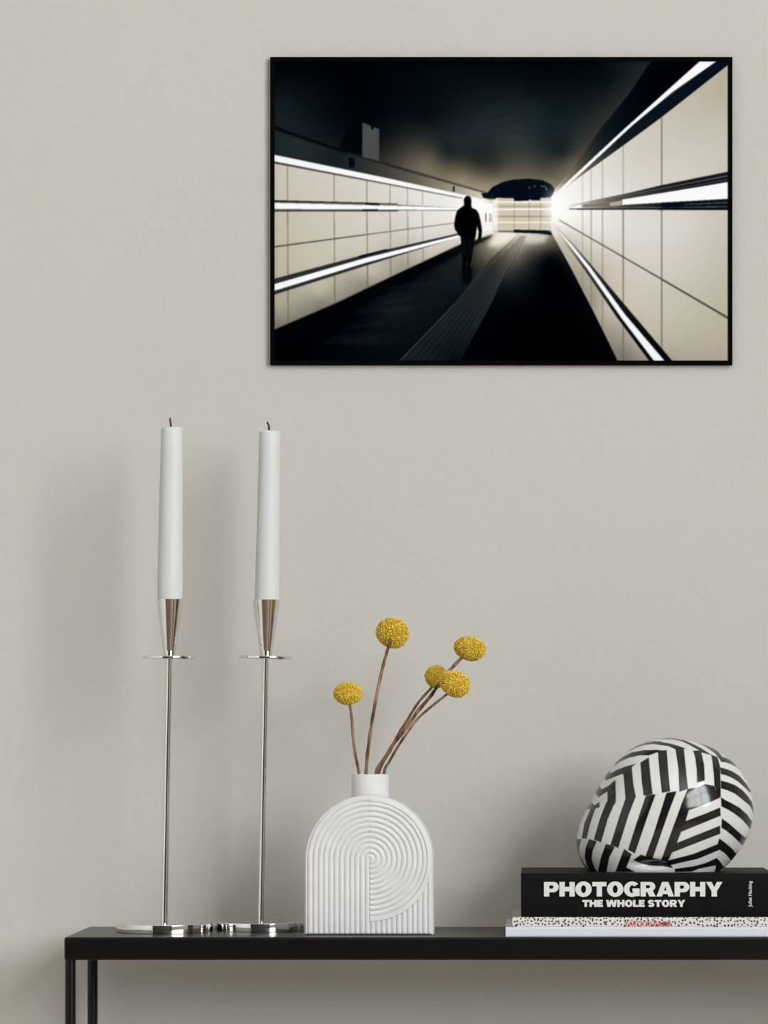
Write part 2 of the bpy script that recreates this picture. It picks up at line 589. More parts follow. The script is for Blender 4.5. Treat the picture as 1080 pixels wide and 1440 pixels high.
def flower(label, d, head, size, axis, stem_px, seed, n=620, sd=None):
    """head: centre px; size=(wide radius, axial radius) px; stem_px from head down to the neck"""
    r_ = np.random.default_rng(seed)
    k = d / F
    hc = P(head[0], head[1], d)
    dn = vd + 0.0265
    base = P(520.5, 1088, dn)
    neck = stem_px[-1]
    nfrac = len(stem_px) - 1
    pts = []
    for i, (x, y) in enumerate(stem_px):
        q = i / nfrac
        dd = (sd if sd else d) * (1 - q) + neck_d[seed] * q
        pts.append(P(x, y, dd))
    pts[0] = pts[0]
    last = pts[-1]
    inside = last + (last - pts[-2]).normalized() * 0.012
    inside.z = last.z - 0.012
    cx0 = base.x
    low = Vector((cx0 + (last.x - cx0) * 0.6, last.y, last.z - 0.06))
    low2 = Vector((cx0 + (last.x - cx0) * 0.7 , last.y, last.z - 0.045))
    root = thing('billy_button_flower', label, 'flower', low, 'dried yellow globe flowers in the vase')
    ctrl = pts + [low2, low]
    sp_ = [p - low for p in spline(ctrl, 60)]
    bm = bmesh.new()
    rad = []
    for i in range(len(sp_)):
        q = i / (len(sp_) - 1)
        rad.append({1: 0.88, 2: 1.02, 3: 1.12, 4: 0.85, 5: 0.80}[seed] * (2.05 + 0.5 * q + 0.18 * math.sin(i * 1.3 + seed)) * k)
    sweep(bm, sp_, rad, 12)
    from_bm('flower_stem', bm, M_stem, root, True)
    # head
    ax = Vector(axis).normalized()
    rot = ax.to_track_quat('Z', 'Y').to_matrix()
    R = np.array(rot)
    a, c = size[0] * k, size[1] * k
    vs = [CORE_V * np.array([a, a, c]) * 0.93]; fs = [CORE_F]; tone = [np.full(len(CORE_V), 0.1)]
    base_i = len(CORE_V)
    i = np.arange(n) + 0.5
    ph = np.arccos(1 - 2 * i / n); th = math.pi * (1 + 5 ** 0.5) * i
    dirs = np.stack([np.cos(th) * np.sin(ph), np.sin(th) * np.sin(ph), np.cos(ph)], -1)
    dirs += r_.normal(0, 0.028, dirs.shape)
    dirs /= np.linalg.norm(dirs, axis=1)[:, None]
    fr = 1.02 * math.sqrt(4 * math.pi / n) * 0.5
    for j in range(n):
        s_ = fr * r_.uniform(0.8, 1.15)
        lump = 0.93 + 0.035 * math.sin(dirs[j, 0] * 3 + seed) * math.cos(dirs[j, 1] * 4 + seed)
        # florets are taller than wide and point outwards
        loc = ICO_V * s_
        along = loc @ dirs[j]
        loc = loc + np.outer(along, dirs[j]) * 0.35
        p = (loc + dirs[j] * (lump + r_.uniform(-0.02, 0.02))) * np.array([a, a, c])
        vs.append(p); fs.append(ICO_F + base_i); base_i += len(ICO_V)
        tone.append(np.full(len(ICO_V), np.clip(r_.normal(0.60, 0.18), 0, 1)))
    V = np.concatenate(vs) @ R.T + np.array(hc - low)
    me = bpy.data.meshes.new('flower_head')
    me.from_pydata(V.tolist(), [], np.concatenate(fs).tolist())
    at = me.attributes.new('tone', 'FLOAT', 'POINT')
    at.data.foreach_set('value', np.concatenate(tone).astype(np.float32))
    link_mesh('flower_head', me, M_flower, root, True)
    return root


vm = vd + 0.0265
neck_d = {1: vm, 2: vm - 0.004, 3: vm + 0.002, 4: vm + 0.008, 5: vm - 0.005}
flower('small yellow globe flower on the short dark stem, leftmost in the vase', vm, (489.2, 975), (21.0, 16.0), (-0.03, -0.10, 1.0), [(490.5, 984), (492, 992), (495, 1013.7), (496.6, 1038), (499.7, 1062), (504.8, 1088)], 1)
flower('yellow globe flower standing highest in the vase on a straight tall stem', vm - 0.01, (552.3, 890), (23.4, 20.5), (0.18, 0.62, 0.80), [(549, 898), (544.7, 915), (536.3, 946), (526.7, 994.4), (519.4, 1040), (514.8, 1088)], 2, n=700, sd=vm - 0.028)
flower('yellow globe flower farthest right, its stem passing behind the lower pair of heads', vm + 0.002, (661.5, 912), (22.8, 17.3), (0.22, -0.05, 1.0), [(652, 922), (634, 941), (618.5, 959.5), (607, 977), (587, 1001), (571.5, 1023), (553, 1047), (539.5, 1069), (529.5, 1088)], 3)
flower('smallest yellow globe flower, half hidden behind its front neighbour to the right', vm + 0.030, (613.5, 951.5), (16.2, 16.0), (0.35, 0.1, 1.0), [(610, 962), (606, 968), (589, 987), (572, 1013.7), (560, 1033), (549, 1055), (532.5, 1088)], 4, n=440)
flower('yellow globe flower in front of the smallest head, tilted to the right', vm - 0.026, (640, 961.5), (22.6, 18.2), (0.42, -0.18, 0.9), [(636, 969), (630, 975), (608.5, 992), (589, 1009), (578, 1023), (561.5, 1047), (547.5, 1071), (540, 1088)], 5, n=640)

# ------------------------------------------------------------------ lettering
def arc(cx, cy, rx, ry, a0, a1, n=14):
    return [(cx + rx * math.cos(math.radians(a0 + (a1 - a0) * i / n)), cy + ry * math.sin(math.radians(a0 + (a1 - a0) * i / n))) for i in range(n + 1)]


ST = 0.36
G = {}
G['H'] = (1.04, [[(0, 0), (ST, 0), (ST, .35), (1.04 - ST, .35), (1.04 - ST, 0), (1.04, 0), (1.04, 1), (1.04 - ST, 1), (1.04 - ST, .66), (ST, .66), (ST, 1), (0, 1)]])
G['T'] = (.96, [[(.30, 0), (.66, 0), (.66, .70), (.96, .70), (.96, 1), (0, 1), (0, .70), (.30, .70)]])
G['E'] = (.84, [[(0, 0), (.84, 0), (.84, .28), (ST, .28), (ST, .37), (.76, .37), (.76, .63), (ST, .63), (ST, .72), (.82, .72), (.82, 1), (0, 1)]])
G['L'] = (.80, [[(0, 0), (.80, 0), (.80, .29), (ST, .29), (ST, 1), (0, 1)]])
G['O'] = (1.10, [arc(.55, .5, .55, .53, 0, 360, 40)[:-1], arc(.55, .5, .17, .27, 0, 360, 24)[:-1]])
G['P'] = (1.0, [[(0, 0), (ST, 0), (ST, .29)] + arc(.62, .645, .38, .355, -90, 90, 16) + [(0, 1)],
                [(ST, .53), (ST, .76)] + arc(.54, .645, .10, .115, 90, -90, 10)])
G['R'] = (1.04, [[(0, 0), (ST, 0), (ST, .30), (.46, .30), (.60, 0), (1.04, 0), (.84, .36)] + arc(.62, .68, .38, .32, -55, 90, 14) + [(0, 1)],
                 [(ST, .56), (ST, .77)] + arc(.55, .665, .10, .105, 90, -90, 10)])
G['A'] = (1.18, [[(0, 0), (.37, 0), (.43, .17), (.75, .17), (.81, 0), (1.18, 0), (.80, 1), (.38, 1)],
                 [(.50, .40), (.59, .70), (.68, .40)]])
G['Y'] = (1.12, [[(.38, 0), (.74, 0), (.74, .36), (1.12, 1), (.74, 1), (.56, .63), (.38, 1), (0, 1), (.38, .36)]])
G['W'] = (1.56, [[(.20, 0), (.62, 0), (.78, .52), (.94, 0), (1.36, 0), (1.56, 1), (1.19, 1), (1.12, .48), (.96, 1), (.60, 1), (.44, .48), (.37, 1), (0, 1)]])
G['G'] = (1.08, [arc(.55, .5, .55, .53, 42, 318, 34) [:-1] + [(.80, .03), (1.06, .03), (1.06, .55), (.58, .55), (.58, .32), (.72, .32)] + arc(.55, .5, .18, .27, -42, -318, 20)])
G['S'] = (.94, [[(.0, .20)] + arc(.47, .31, .47, .335, 200, 360, 16) + arc(.47, .31, .47, .30, 0, 62, 6) + [(.44, .66)] + arc(.44, .715, .08, .06, 250, 60, 8) + [(.60, .70), (.91, .76)] + arc(.46, .70, .45, .325, 14, 180, 16) + arc(.46, .70, .45, .30, 180, 243, 6) + [(.50, .345)] + arc(.50, .285, .085, .062, 70, -120, 8) + [(.36, .31), (.30, .32)]])
G[' '] = (.34, [])


def curve_to_mesh(cu):
    tmp = bpy.data.objects.new('tmp', cu); COL.objects.link(tmp)
    dg = bpy.context.evaluated_depsgraph_get(); dg.update()
    me = bpy.data.meshes.new_from_object(tmp.evaluated_get(dg))
    bpy.data.objects.remove(tmp); bpy.data.curves.remove(cu)
    return me


def lettering(name, text, x0, x1, y_bot, y_top, yfront, m, parent, gap=0.05):
    """block letters standing on the spine plane y=yfront (world), x0..x1 / z range in world"""
    total = sum(G[c][0] for c in text) + gap * (len(text) - 1)
    sx = (x1 - x0) / total; sz = y_top - y_bot
    cu = bpy.data.curves.new(name, 'CURVE'); cu.dimensions = '2D'; cu.fill_mode = 'BOTH'; cu.extrude = 0.00012
    x = 0
    for c in text:
        w, cons = G[c]
        for con in cons:
            s = cu.splines.new('POLY'); s.points.add(len(con) - 1); s.use_cyclic_u = True
            for p_, (a, b) in zip(s.points, con):
                p_.co = ((x + a) * sx, b * sz, 0, 1)
        x += w + gap
    me = curve_to_mesh(cu)
    me.transform(Matrix.Translation(Vector((x0, yfront, y_bot)) - parent.location) @ Matrix.Rotation(math.pi / 2, 4, 'X'))
    me.materials.clear()
    return link_mesh(name, me, m, parent)


def font_lettering(name, text, x0, x1, z0, z1, yfront, m, parent, bold=0.0, vertical=False):
    cu = bpy.data.curves.new(name, 'FONT'); cu.body = text; cu.size = 1.0; cu.offset = bold; cu.extrude = 0.0
    cu.resolution_u = 4
    me = curve_to_mesh(cu)
    co = np.array([v.co[:] for v in me.vertices])
    mn, mxx = co.min(0), co.max(0)
    n = (co - mn) / np.maximum(mxx - mn, 1e-9)
    out = np.zeros_like(co)
    if vertical:
        out[:, 0] = x1 - n[:, 1] * (x1 - x0); out[:, 2] = z0 + n[:, 0] * (z1 - z0)
    else:
        out[:, 0] = x0 + n[:, 0] * (x1 - x0); out[:, 2] = z0 + n[:, 1] * (z1 - z0)
    out[:, 1] = yfront
    out -= np.array(parent.location)
    for v_, c_ in zip(me.vertices, out):
        v_.co = c_
    me.materials.clear()
    return link_mesh(name, me, m, parent)


# ------------------------------------------------------------------ books
def book(name, label, cat_group, x0, x1, z0, z1, y0, depth, m, board=0.0022, spine_round=0.0):
    root = thing(name, label, 'book', ((x0 + x1) / 2, y0 + depth / 2, z0), cat_group)
    o = root.location
    bm = bmesh.new()
    hx = (x1 - x0) / 2
    hy = depth / 2
    h = z1 - z0
    # cover as one C profile (spine towards the viewer), extruded along x
    prof = []
    nb = 8
    sr = spine_round
    for i in range(nb + 1):          # outer spine, bottom to top
        q = i / nb
        prof.append((-hy - sr * math.sin(math.pi * q) + (0.0007 if i in (0, nb) else 0), q * h))
    outer = prof + [(hy, h), (hy, h - board), (-hy + board, h - board), (-hy + board, board), (hy, board), (hy, 0)]
    rings = []
    for sx_ in (-hx, hx):
        rings.append([bm.verts.new((sx_, y, z)) for y, z in outer])
    n = len(outer)
    for i in range(n):
        bm.faces.new((rings[0][i], rings[0][(i + 1) % n], rings[1][(i + 1) % n], rings[1][i]))
    bm.faces.new(rings[0]); bm.faces.new(rings[1])
    c = from_bm('cover', bm, m, root)
    bm = bmesh.new()
    box(bm, (-hx + 0.003, -hy + board, board), (hx - 0.003, hy - 0.003, h - board))
    from_bm('page_block', bm, M_pages, root)
    return root


yw = FRONT + 0.004
zA = TABLE_H
zB = zA + (1318.3 - 1304.7) * yw / F
zC = zB + (1304.7 - 1290.6) * yw / F
zD = zC + (1290.6 - 1229.0) * yw / F
bw = book('hardback_book', 'plain white book lying flat on the table, lowest of the stack of three', 'books stacked on the table', X(711, yw), X(1094, yw), zA, zB, yw, 0.158, M_book_white, 0.0016)
yd = yw + 0.001
bd = book('hardback_book', 'thin white book with black dots and red lettering, middle of the stack', 'books stacked on the table', X(720.5, yd), X(1090, yd), zB, zC, yd, 0.155, M_dots, 0.0016)
yb = yw + 0.003
bb = book('hardback_book', 'thick black book with big white lettering, topmost of the stack', 'books stacked on the table', X(732.7, yb), X(1087, yb), zC, zD, yb, 0.152, M_book_black, 0.003, 0.0008)
ZB = lambda y: Z(y, yb - 0.001)
lettering('title_lettering', 'PHOTOGRAPHY', X(765, yb), X(1016, yb), ZB(1260.7), ZB(1240.1), yb - 0.0009, M_letter, bb, 0.04)['label'] = 'large white title lettering'
lettering('subtitle_lettering', 'THE WHOLE STORY', X(819, yb), X(963.6, yb), ZB(1275.3), ZB(1265.5), yb - 0.0009, M_letter, bb, 0.05)['label'] = 'smaller white lettering under the title'
font_lettering('author_lettering', 'Juliet Hacking', X(1052.2, yb), X(1058.6, yb), ZB(1275.4), ZB(1239), yb - 0.0010, M_letter, bb, 0.02, True)['label'] = 'tiny white lettering turned upright'
font_lettering('red_lettering', 'YAYOI KUSAMA', X(878, yd), X(945, yd), Z(1302.8, yd), Z(1295.4, yd), yd - 0.0004, M_red, bd, 0.018)['label'] = 'thin red lettering on the spine'

# ------------------------------------------------------------------ striped ornament
def Oc(l): return [(790 + x / 3.724, 1020 + y / 3.724) for x, y in l]
def H1(l): return [(800 + x / 8.308, 1030 + y / 8.308) for x, y in l]
def H2(l): return [(930 + x / 7.714, 1030 + y / 7.714) for x, y in l]
def H3(l): return [(800 + x / 8.308, 1130 + y / 8.308) for x, y in l]
def H4(l): return [(930 + x / 7.714, 1130 + y / 7.714) for x, y in l]


BLACK = [
    H2([(328, 778), (345, 700), (378, 600), (470, 560), (572, 578), (605, 640), (628, 700), (642, 706), (500, 771), (300, 845)]),
    # arcs over the crown
    H1([(640, 240), (680, 222), (780, 160), (900, 115), (1000, 101), (1080, 104)]) + H2([(0, 104), (100, 120), (200, 150), (275, 178), (150, 182), (80, 150), (0, 139)]) + H1([(980, 134), (880, 147), (780, 180), (690, 222)]),
    H2([(-130, 75), (-60, 62), (0, 58), (120, 60), (250, 82), (350, 128), (430, 168), (540, 240), (615, 268), (440, 218), (345, 196), (410, 196), (350, 162), (300, 134), (220, 95), (120, 74), (0, 70), (-60, 72)]),
    H1([(545, 350), (570, 325), (640, 278), (740, 230), (880, 205), (1030, 203), (1085, 208)]) + H2([(45, 195), (0, 240)]) + H1([(1035, 232), (930, 270), (820, 270), (700, 295), (600, 340), (530, 392)]),
    H1([(425, 505), (492, 428), (478, 480), (560, 436), (660, 398), (790, 362), (725, 412), (735, 500), (635, 500), (632, 482), (530, 520), (425, 562)]),
    H1([(300, 700), (350, 618), (385, 662), (460, 625), (540, 555), (545, 640), (450, 690), (345, 757)]),
    # right outer rim
    H2([(400, 108), (480, 138), (560, 170), (610, 200), (660, 262), (720, 283), (790, 322), (850, 385), (915, 470), (880, 432), (820, 376), (750, 342), (700, 326), (650, 320), (615, 265), (580, 225), (520, 182), (460, 145)]),
    # right side stripes
    H2([(640, 378), (700, 394), (770, 420), (850, 472), (920, 552), (975, 640), (960, 655), (900, 592), (830, 532), (760, 490), (700, 466), (645, 452)]),
    H2([(645, 520), (720, 540), (800, 570), (880, 625), (940, 690), (985, 760)]) + H4([(1010, 95), (995, 100), (985, 70), (950, 15), (930, 0)]) + H2([(870, 722), (800, 666), (720, 630), (645, 606)]),
    H2([(645, 702), (700, 735), (765, 768)]) + H4([(850, 45), (930, 118), (985, 198), (998, 240), (968, 292), (930, 235), (880, 180), (800, 115), (720, 65), (650, 30)]),
    H4([(655, 158), (740, 220), (820, 292), (880, 345), (920, 372), (972, 290), (975, 340), (930, 410), (893, 478), (840, 415), (770, 350), (700, 292), (650, 262)]),
    H4([(628, 376), (700, 430), (770, 490), (830, 568), (765, 634), (720, 575), (680, 535), (630, 503), (610, 440)]),
    H4([(598, 588), (640, 630), (684, 692), (620, 745), (575, 745), (588, 700), (590, 650)]),
    # left chevron arms
    H4([(265, 188), (500, 100), (640, 40), (645, 132), (220, 306), (180, 300)]),
    H4([(170, 425), (640, 238), (640, 328), (120, 530), (100, 500)]),
    H4([(75, 617), (350, 545), (615, 438), (630, 380), (632, 503), (400, 600), (100, 668), (60, 640)]),
    H4([(140, 708), (350, 680), (480, 645), (598, 592), (588, 672), (400, 710), (330, 740), (150, 745)]),
    # big diagonal and its neighbours
    H2([(283, 612), (377, 598), (345, 700), (330, 775)]) + H4([(300, 70), (265, 188), (215, 310), (170, 425), (120, 530), (75, 617), (60, 650), (-30, 650), (10, 580), (110, 300), (220, 0)]),
    Oc([(548, 353), (602, 344), (562, 450), (520, 570), (474, 702), (436, 690), (480, 570)]),
    Oc([(440, 367), (492, 360), (452, 470), (383, 672), (346, 652), (395, 500)]),
    Oc([(333, 384), (388, 373), (350, 470), (296, 643), (254, 627), (300, 480)]),
    H1([(450, 690), (545, 555), (548, 800), (542, 838), (425, 838), (450, 800)]),
    H3([(430, -4), (535, -4), (455, 180), (376, 456), (290, 420), (360, 180)]),
    H3([(200, 70), (215, 30), (262, -20), (300, 20), (358, -20), (360, 40), (308, 62), (250, 230), (206, 412), (148, 405), (180, 230), (250, 62)]),
    # uprights
    H2([(540, 245), (612, 266), (640, 380), (646, 705), (625, 697), (605, 640), (575, 580), (568, 460), (555, 330)]),
    H2([(343, 195), (435, 214), (465, 350), (472, 520), (386, 545), (382, 400), (368, 280)]),
    H2([(152, 176), (245, 178), (268, 400), (290, 612), (195, 645), (185, 400)]),
    Oc([(503, 142), (550, 128), (558, 240), (568, 346), (524, 354), (512, 250)]),
    Oc([(411, 195), (456, 166), (465, 270), (476, 361), (428, 369), (418, 290)]),
    Oc([(322, 240), (366, 208), (374, 300), (388, 375), (333, 386)]),
    Oc([(238, 325), (281, 290), (284, 386), (278, 398), (240, 402)]),
    # lower left row
    H3([(80, 418), (148, 414), (118, 520), (122, 600), (165, 690), (245, 780), (225, 790), (130, 700), (80, 600)]),
    H3([(235, 414), (326, 440), (275, 560), (267, 650), (300, 750), (335, 800), (250, 800), (205, 710), (183, 620), (195, 520)]),
    H3([(430, 472), (487, 484), (536, 510), (472, 630), (440, 800), (338, 800), (370, 640)]),
    H3([(645, 528), (735, 592), (672, 745), (775, 800), (540, 800), (590, 670)]),
    Oc([(373, 706), (415, 676), (452, 690), (560, 712), (584, 748), (530, 738), (460, 735), (412, 722)]),
]
SS = 4
pxs = np.arange(800, 1070, 1 / SS); pys = np.arange(1025, 1260, 1 / SS)
pat = np.zeros((len(pys), len(pxs)), bool)
for poly in BLACK:
    xs_ = [p[0] for p in poly]; ys_ = [p[1] for p in poly]
    i0, i1 = np.searchsorted(pxs, [min(xs_), max(xs_)]); j0, j1 = np.searchsorted(pys, [min(ys_), max(ys_)])
    i1 = min(i1 + 1, len(pxs)); j1 = min(j1 + 1, len(pys))
    pat[j0:j1, i0:i1] |= poly_mask(poly, pxs[i0:i1], pys[j0:j1])
pat = blur(pat.astype(float), 1)

outline = Oc([(78, 640), (74, 610), (80, 570), (92, 520), (112, 470), (140, 425), (190, 325), (235, 250), (290, 185), (350, 128), (420, 92), (500, 70), (580, 64), (650, 72), (740, 97), (810, 128), (880, 175), (940, 240), (980, 310), (1002, 380), (1006, 440), (996, 520), (970, 592), (930, 658), (885, 712), (845, 752), (815, 785), (740, 850), (620, 895), (500, 905), (330, 895), (220, 850), (140, 765), (100, 715)])
oc = np.array((935.0, 1138.0))
NP_, NT1, NT2 = 1000, 300, 70
phi = np.linspace(0, 2 * math.pi, NP_, endpoint=False)
Rr = np.zeros(NP_)
pl = np.array(outline) - oc
for i, a in enumerate(phi):
    d_ = np.array((math.cos(a), -math.sin(a)))
    best = 0
    for q in range(len(pl)):
        p1, p2 = pl[q], pl[(q + 1) % len(pl)]
        e_ = p2 - p1
        den = d_[0] * e_[1] - d_[1] * e_[0]
        if abs(den) < 1e-9:
            continue
        tt = (p1[0] * e_[1] - p1[1] * e_[0]) / den
        uu = (p1[0] * d_[1] - p1[1] * d_[0]) / den
        if tt > 0 and -1e-6 <= uu <= 1 + 1e-6:
            best = max(best, tt)
    Rr[i] = best
ker = np.exp(-0.5 * (np.arange(-20, 21) / 8.0) ** 2); ker /= ker.sum()
Rr = sum(kv * np.roll(Rr, s_) for kv, s_ in zip(ker, range(-20, 21)))
od = yb + 0.072
ok = od / F
orn = thing('striped_ornament', 'glossy round ornament with black and white zigzag stripes on top of the books', 'ornament', (X(oc[0], od), od, zD))
th1 = np.linspace(0, math.pi / 2, NT1); th2 = np.linspace(math.pi / 2, math.pi, NT2 + 1)[1:]
ths = np.concatenate([th1, th2])
sn = np.sin(ths)[:, None]; cs = np.cos(ths)[:, None]
lx = Rr[None, :] * sn * np.cos(phi)[None, :]
lz = Rr[None, :] * sn * np.sin(phi)[None, :]
DEP = 0.070
ly = -DEP * np.sign(cs) * np.abs(cs) ** 0.92 * np.ones_like(lx)
# dented opening low on the front
nxp, nyp = 935.0 - 935 + (790 + 470 / 3.724 - oc[0]), -(1020 + 716 / 3.724 - oc[1])
g_ = np.exp(-(((lx - nxp) / 24) ** 2 + ((lz - nyp) / 5.5) ** 2))
ly = np.where(cs > 0, ly + 0.007 * g_, ly)
dd_ = od + ly; px_ = CX + (X(oc[0], od) + lx * ok) * F / dd_; py_ = CY - (Z(oc[1], od) + lz * ok - CAM_Z) * F / dd_
fx = np.clip((px_ - 800) * SS, 0, len(pxs) - 2); fy = np.clip((py_ - 1025) * SS, 0, len(pys) - 2)
ix, iy = fx.astype(int), fy.astype(int); wx, wy = fx - ix, fy - iy
val = (pat[iy, ix] * (1 - wx) * (1 - wy) + pat[iy, ix + 1] * wx * (1 - wy) + pat[iy + 1, ix] * (1 - wx) * wy + pat[iy + 1, ix + 1] * wx * wy)
vco = np.stack([lx * ok, ly, lz * ok + (Z(oc[1], od) - zD)], -1)
vco[..., 2] = np.maximum(vco[..., 2], 0.0)
nr = len(ths)
vflat = vco.reshape(-1, 3)
ii = np.arange(nr * NP_).reshape(nr, NP_)
a_ = ii[:-1]; b_ = np.roll(ii, -1, 1)[:-1]; c_ = np.roll(ii, -1, 1)[1:]; d__ = ii[1:]
fcs = np.stack([a_, d__, c_, b_], -1).reshape(-1, 4)
me = grid_mesh('glazed_shell', vflat, fcs)
white = np.array((0.63, 0.62, 0.60)); blk = np.array((0.009, 0.008, 0.008))
if len(me.vertices) == len(vflat):
    set_color(me, 'glaze', white + (blk - white) * val.reshape(-1, 1))
link_mesh('glazed_shell', me, M_ornament, orn)

# ------------------------------------------------------------------ framed photograph
pd = WALL_Y - 0.007
pic = thing('framed_picture', 'framed landscape photograph of a person walking through a lit tunnel, on the wall', 'picture', (X(705, pd), WALL_Y, Z(296.5, pd)))
po = pic.location
fx0, fx1, fz0, fz1 = X(380, pd), X(1030, pd), Z(513, pd), Z(80, pd)
ix0, ix1, iz0, iz1 = X(386, pd), X(1024, pd), Z(507, pd), Z(86, pd)
bm = bmesh.new()
def loopv(x0, x1, z0, z1, y):
    return [bm.verts.new((x - po.x, y - po.y, z - po.z)) for x, z in ((x0, z0), (x1, z0), (x1, z1), (x0, z1))]
La, Lb = loopv(fx0, fx1, fz0, fz1, WALL_Y - 0.0003), loopv(fx0, fx1, fz0, fz1, pd)
Lc, Ld = loopv(ix0, ix1, iz0, iz1, pd), loopv(ix0, ix1, iz0, iz1, WALL_Y - 0.0003)
for A_, B_ in ((La, Lb), (Lb, Lc), (Lc, Ld), (Ld, La)):
    for i in range(4):
        bm.faces.new((A_[i], A_[(i + 1) % 4], B_[(i + 1) % 4], B_[i]))
from_bm('frame', bm, M_frame, pic)

# -- the printed picture, drawn in its own pixel units
SP = 2
qx = np.arange(386, 1024, 1 / SP) + 0.5 / SP; qy = np.arange(86, 507, 1 / SP) + 0.5 / SP
IMG = np.zeros((len(qy), len(qx), 3))
GX, GY = np.meshgrid(qx, qy)


def idw(ctrl, pw=3.0):
    """smooth surface through colour control points (radial basis), sampled coarsely"""
    step = 6
    cx_ = np.arange(384, 1030, step / SP); cy_ = np.arange(84, 513, step / SP)
    gx_, gy_ = np.meshgrid(cx_, cy_)
    p = np.array([(x, y) for x, y, c in ctrl], float); c = np.array([c for x, y, c in ctrl], float)
    n = len(p)
    ker_ = lambda d2: np.sqrt(d2 + 36.0)
    A = np.zeros((n + 1, n + 1))
    A[:n, :n] = ker_(((p[:, None] - p[None]) ** 2).sum(-1)) - 0.6 * np.eye(n)
    A[:n, n] = 1; A[n, :n] = 1
    wts = np.linalg.solve(A, np.vstack([c, np.zeros((1, 3))]))
    out = np.full(gx_.shape + (3,), 0.0) + wts[n]
    for k_ in range(n):
        out += ker_((gx_ - p[k_, 0]) ** 2 + (gy_ - p[k_, 1]) ** 2)[..., None] * wts[k_]
    out = np.clip(out, 0, 255)
    # bilinear up to the full grid
    fx_ = (qx - cx_[0]) / (step / SP); fy_ = (qy - cy_[0]) / (step / SP)
    ix_, iy_ = np.minimum(fx_.astype(int), len(cx_) - 2), np.minimum(fy_.astype(int), len(cy_) - 2)
    wx_, wy_ = (fx_ - ix_)[None, :, None], (fy_ - iy_)[:, None, None]
    r0, r1 = out[iy_], out[iy_ + 1]
    return (r0[:, ix_] * (1 - wx_) + r0[:, ix_ + 1] * wx_) * (1 - wy_) + (r1[:, ix_] * (1 - wx_) + r1[:, ix_ + 1] * wx_) * wy_


def put(pts, color, soft=1, alpha=1.0):
    mg = 4 * soft + 2
    i0 = max(int((min(p[0] for p in pts) - qx[0]) * SP) - mg, 0); i1 = min(int((max(p[0] for p in pts) - qx[0]) * SP) + mg, len(qx))
    j0 = max(int((min(p[1] for p in pts) - qy[0]) * SP) - mg, 0); j1 = min(int((max(p[1] for p in pts) - qy[0]) * SP) + mg, len(qy))
    if i1 <= i0 or j1 <= j0:
        return
    m_ = (blur(poly_mask(pts, qx[i0:i1], qy[j0:j1]).astype(float), soft) * alpha)[..., None]
    c_ = color[j0:j1, i0:i1] if isinstance(color, np.ndarray) else np.array(color, float)
    IMG[j0:j1, i0:i1] = IMG[j0:j1, i0:i1] * (1 - m_) + c_ * m_


def line(p, q, w0, w1, color, soft=1, alpha=1.0):
    (x0, y0), (x1, y1) = p, q
    L_ = math.hypot(x1 - x0, y1 - y0); nx, ny = -(y1 - y0) / L_, (x1 - x0) / L_
    put([(x0 + nx * w0 / 2, y0 + ny * w0 / 2), (x1 + nx * w1 / 2, y1 + ny * w1 / 2), (x1 - nx * w1 / 2, y1 - ny * w1 / 2), (x0 - nx * w0 / 2, y0 - ny * w0 / 2)], color, soft, alpha)


def Z1(l): return [(370 + x / 3.176, 70 + y / 3.176) for x, y in l]
def Z2(l): return [(700 + x / 3.176, 70 + y / 3.176) for x, y in l]
def Z3(l): return [(370 + x / 3.176, 290 + y / 3.176) for x, y in l]
def Z4(l): return [(700 + x / 3.176, 290 + y / 3.176) for x, y in l]
def Z5(l): return [(620 + x / 6, 230 + y / 6) for x, y in l]


# vaulted ceiling
IMG = idw([(390, 95, (0, 3, 8)), (450, 100, (0, 4, 9)), (550, 100, (2, 7, 12)), (620, 110, (4, 11, 17)), (700, 98, (3, 9, 14)), (700, 140, (15, 26, 32)), (680, 180, (30, 40, 44)), (720, 195, (43, 51, 51)), (640, 195, (32, 40, 43)), (600, 165, (7, 14, 19)), (540, 160, (2, 8, 13)), (470, 150, (3, 9, 14)), (400, 148, (18, 27, 32)), (425, 172, (17, 25, 30)), (455, 185, (12, 20, 24)), (560, 208, (44, 45, 42)), (600, 227, (105, 98, 83)), (650, 249, (134, 123, 101)), (682, 262, (152, 140, 116)), (630, 215, (30, 35, 34)), (670, 230, (46, 48, 44)), (692, 238, (64, 61, 53)), (720, 222, (62, 63, 57)), (708, 252, (118, 108, 90)), (740, 240, (92, 87, 74)), (765, 235, (72, 70, 60)), (772, 258, (120, 110, 92)), (790, 215, (30, 37, 38)), (790, 180, (22, 34, 39)), (800, 140, (11, 21, 26)), (850, 110, (6, 14, 19)), (868, 145, (38, 41, 40)), (835, 190, (54, 54, 49)), (803, 232, (100, 93, 79)), (905, 92, (28, 35, 38)), (760, 110, (4, 10, 15)), (520, 200, (6, 10, 13)), (750, 160, (23, 34, 39))])
# faint streaks of the vault
for i in range(5):
    put([(640 + 10 * i, 205 - 12 * i), (720, 190 - 14 * i), (790 - 6 * i, 200 - 12 * i), (790 - 6 * i, 202 - 12 * i), (720, 193 - 14 * i), (640 + 10 * i, 208 - 12 * i)], (70, 72, 66), 4, 0.22)
# dark side of the box, box
put(Z1([(340, 440), (375, 345), (445, 322), (445, 480), (380, 462)]), (2, 5, 9), 5)
